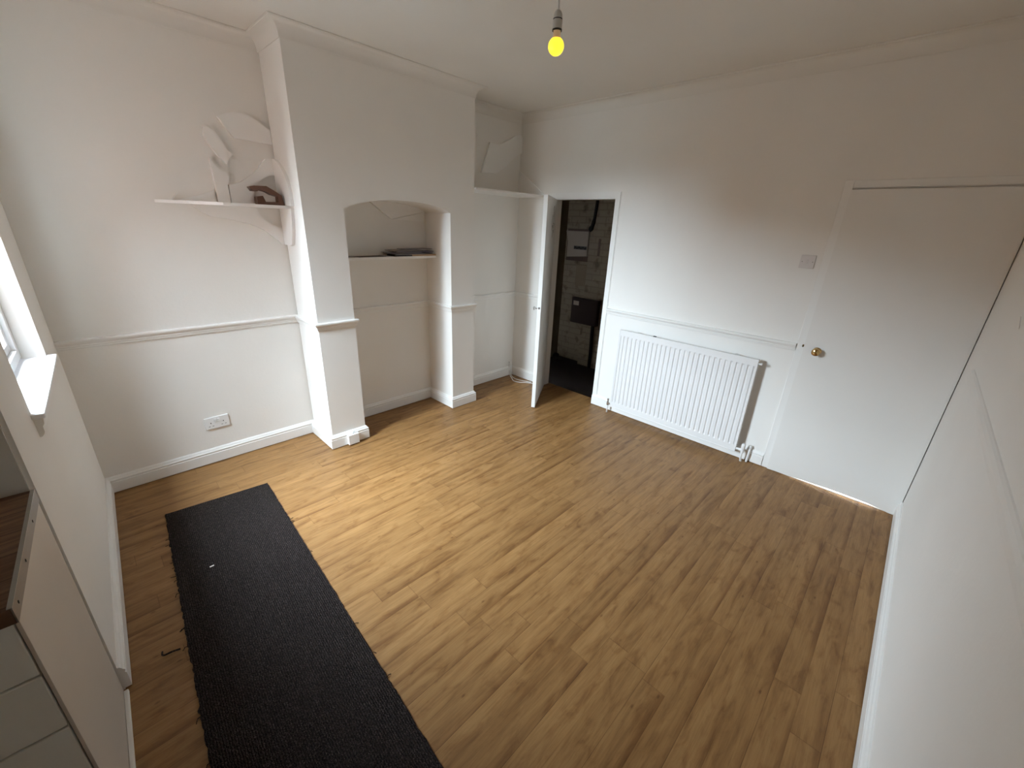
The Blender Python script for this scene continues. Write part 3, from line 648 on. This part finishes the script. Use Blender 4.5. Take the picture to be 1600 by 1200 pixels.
for n, cx, w, d, h, r, col, lab, cat, lift in [
    ('letter', -1.43, .30, .12, .003, .04, (.42, .38, .38), 'pale grey letter lying just above the tan envelope', 'letter', .003),
    ('leaflet', -1.41, .42, .12, .005, -.02, (.05, .030, .045), 'dark purple leaflet in the middle of the paper pile', 'leaflet', .0),
    ('letter', -1.47, .33, .13, .003, .03, (.36, .33, .33), 'light grey letter above the dark purple leaflet', 'letter', .002),
    ('leaflet', -1.38, .36, .12, .004, -.05, (.11, .085, .12), 'muted violet leaflet near top of the paper pile', 'leaflet', .004),
    ('magazine', -1.46, .30, .13, .007, .06, (.22, .19, .17), 'grey brown magazine second from top of paper pile', 'magazine', .003),
    ('envelope', -1.34, .30, .11, .004, .10, (.30, .27, .28), 'grey envelope on top of the paper pile, jutting right', 'envelope', .004)]:
    z += lift; sheet(n, cx, -.048 + random.uniform(-.014, .012), z, w, d, h, r, col, lab, cat); z += h+.0006
z = NZ+.0005
sheet('letter', -1.78, -.055, z, .24, .10, .003, .06, (.06, .035, .03), 'dark brown sheet lying flat left of the paper pile', 'letter')
sheet('envelope', -1.90, -.05, z, .16, .10, .0025, -.25, (.28, .25, .24), 'small pale envelope at left end of the recess shelf', 'envelope')

# ------------------------------------------------------------------ right alcove
rs = thing('alcove_shelf', 'white shelf across the right alcove above the cupboard door', 'shelf', (-.45, -.17, 1.99))
MB().box((-B2+.0005, -.345, 1.988), (-.0005, -.0005, 2.006), P0, .0015).build('shelf_board', M['board'], rs)
MB().prism([(-.001, 2.0065), (-.001, 2.244), (-.372, 2.0065)], 0, .012, lambda a, b, d: (-.0005-d, a, b)).build('side_panel', M['board'], rs)
rp = [(-.549, 2.172), (-.448, 2.438)] + curve2([(-.400, 2.432), (-.340, 2.434), (-.274, 2.456), (-.180, 2.500), (-.104, 2.542), (-.030, 2.560)]) + [(-.004, 2.545), (-.004, 2.400)] + curve2([(-.05, 2.386), (-.112, 2.346), (-.240, 2.250), (-.358, 2.182)])
tag(MB().prism(rp, 0, .022, lambda a, b, d: (a, -.0005-d, b)).build('decorative_board', M['board']), 'white flag shaped cut-out board high in the right alcove', 'wall decoration')
cab = MB()
cab.tube(smooth_path([(-.045, -.006, .155), (-.045, -.012, .10), (-.05, -.030, .04), (-.07, -.07, .008), (-.10, -.14, .006), (-.10, -.22, .006), (-.07, -.30, .006), (-.05, -.37, .008)], 6), .0045, seg=7)
cab.tube(smooth_path([(-.065, -.006, .150), (-.065, -.014, .08), (-.075, -.05, .010), (-.12, -.12, .006), (-.17, -.20, .006), (-.15, -.28, .006), (-.10, -.33, .006), (-.06, -.40, .006)], 6), .0045, seg=7)
cab.box((-.062, -.014, .150), (-.042, -.0005, .172), P0, .002)
tag(cab.build('aerial_cable', M['cord'], smooth='all'), 'loose white cable looping on floor behind the open cupboard door', 'cable')

# low filler patch on the near wall
fp = [(-.93, 1.46), (-1.02, 1.42), (-1.05, 1.46), (-1.30, 1.47), (-1.75, 1.50), (-1.80, 1.26), (-1.60, 1.245), (-1.36, 1.27), (-1.30, 1.33), (-1.12, 1.36)]
fw['_org'] = tuple(fw.location); MB().prism(fp, 0, .003, lambda a, b, d: (a, -D+.0003+d, b)).build('filler_patch', M['wall'], fw)

# ------------------------------------------------------------------ light
wd = bpy.data.worlds.new('overcast'); bpy.context.scene.world = wd; wd.use_nodes = True; N = wd.node_tree.nodes; L = wd.node_tree.links
bg = N['Background']; tc = N.new('ShaderNodeTexCoord'); sp = N.new('ShaderNodeSeparateXYZ'); L.new(tc.outputs['Generated'], sp.inputs[0])
rp_ = N.new('ShaderNodeValToRGB'); e = rp_.color_ramp.elements
SKY = [(0, .03), (.085, .05), (.10, .5), (.30, .7), (.50, .9), (.68, 1.1), (.85, 1.25), (1, 1.3)]
while len(e) < len(SKY): e.new(.5)
for q, (p_, v_) in zip(e, SKY): q.position = p_; q.color = (v_*.7*.89, v_*.7*1.02, v_*.7*1.18, 1)
mp = N.new('ShaderNodeMapRange'); mp.inputs[1].default_value = -.1; mp.inputs[2].default_value = 1; L.new(sp.outputs[2], mp.inputs[0]); L.new(mp.outputs[0], rp_.inputs[0])
L.new(rp_.outputs[0], bg.inputs[0]); bg.inputs[1].default_value = 190.0
def area(name, loc, target, sx, sy, power, col=(1, 1, 1), portal=False):
    l = bpy.data.lights.new(name, 'AREA'); l.shape = 'RECTANGLE'; l.size = sx; l.size_y = sy; l.energy = power; l.color = col
    ob = bpy.data.objects.new(name, l); C.objects.link(ob); ob.location = loc
    ob.rotation_euler = (Vector(target)-Vector(loc)).to_track_quat('-Z', 'Y').to_euler()
    if portal: l.cycles.is_portal = True
    return ob
c = K(-.16, (WV0+WV1)/2, (WZ0+WZ1)/2); area('window_portal', c, K(1, (WV0+WV1)/2, (WZ0+WZ1)/2), .84, 1.34, 1, portal=True)
area('assumed_hall_lamp', (.95, -3.22, 1.05), (.05, -3.22, .0), .5, .5, 330, (1, .98, .95))  # assumed lamp in the closed hall, added to light the gap under the door

# ------------------------------------------------------------------ camera
cx, cy, cz, yaw, pitch, roll, f = -3.4739, -3.3087, 1.7176, .8118, -.3687, .0416, 643.38
fy = Vector((math.sin(yaw)*math.cos(pitch), math.cos(yaw)*math.cos(pitch), math.sin(pitch)))
r_ = Vector((math.cos(yaw), -math.sin(yaw), 0)); u_ = r_.cross(fy)
rr, uu = r_*math.cos(roll)+u_*math.sin(roll), -r_*math.sin(roll)+u_*math.cos(roll)
cam = bpy.data.cameras.new('camera'); cam.sensor_width = 36; cam.lens = f/1600*36; cam.clip_start = .02
co = bpy.data.objects.new('camera', cam); C.objects.link(co)
co.matrix_world = Matrix(((rr.x, uu.x, -fy.x, cx), (rr.y, uu.y, -fy.y, cy), (rr.z, uu.z, -fy.z, cz), (0, 0, 0, 1)))
s = bpy.context.scene; s.camera = co
for ob in bpy.data.objects:
    if '_org' in ob: del ob['_org']
s.view_settings.view_transform = 'Standard'; s.view_settings.look = 'None'; s.view_settings.exposure = 0; s.view_settings.gamma = 1
s.view_settings.use_curve_mapping = False
s.cycles.max_bounces = 16; s.cycles.diffuse_bounces = 12; s.cycles.transparent_max_bounces = 12
s.cycles.sample_clamp_indirect = 8; s.cycles.caustics_reflective = False; s.cycles.caustics_refractive = False
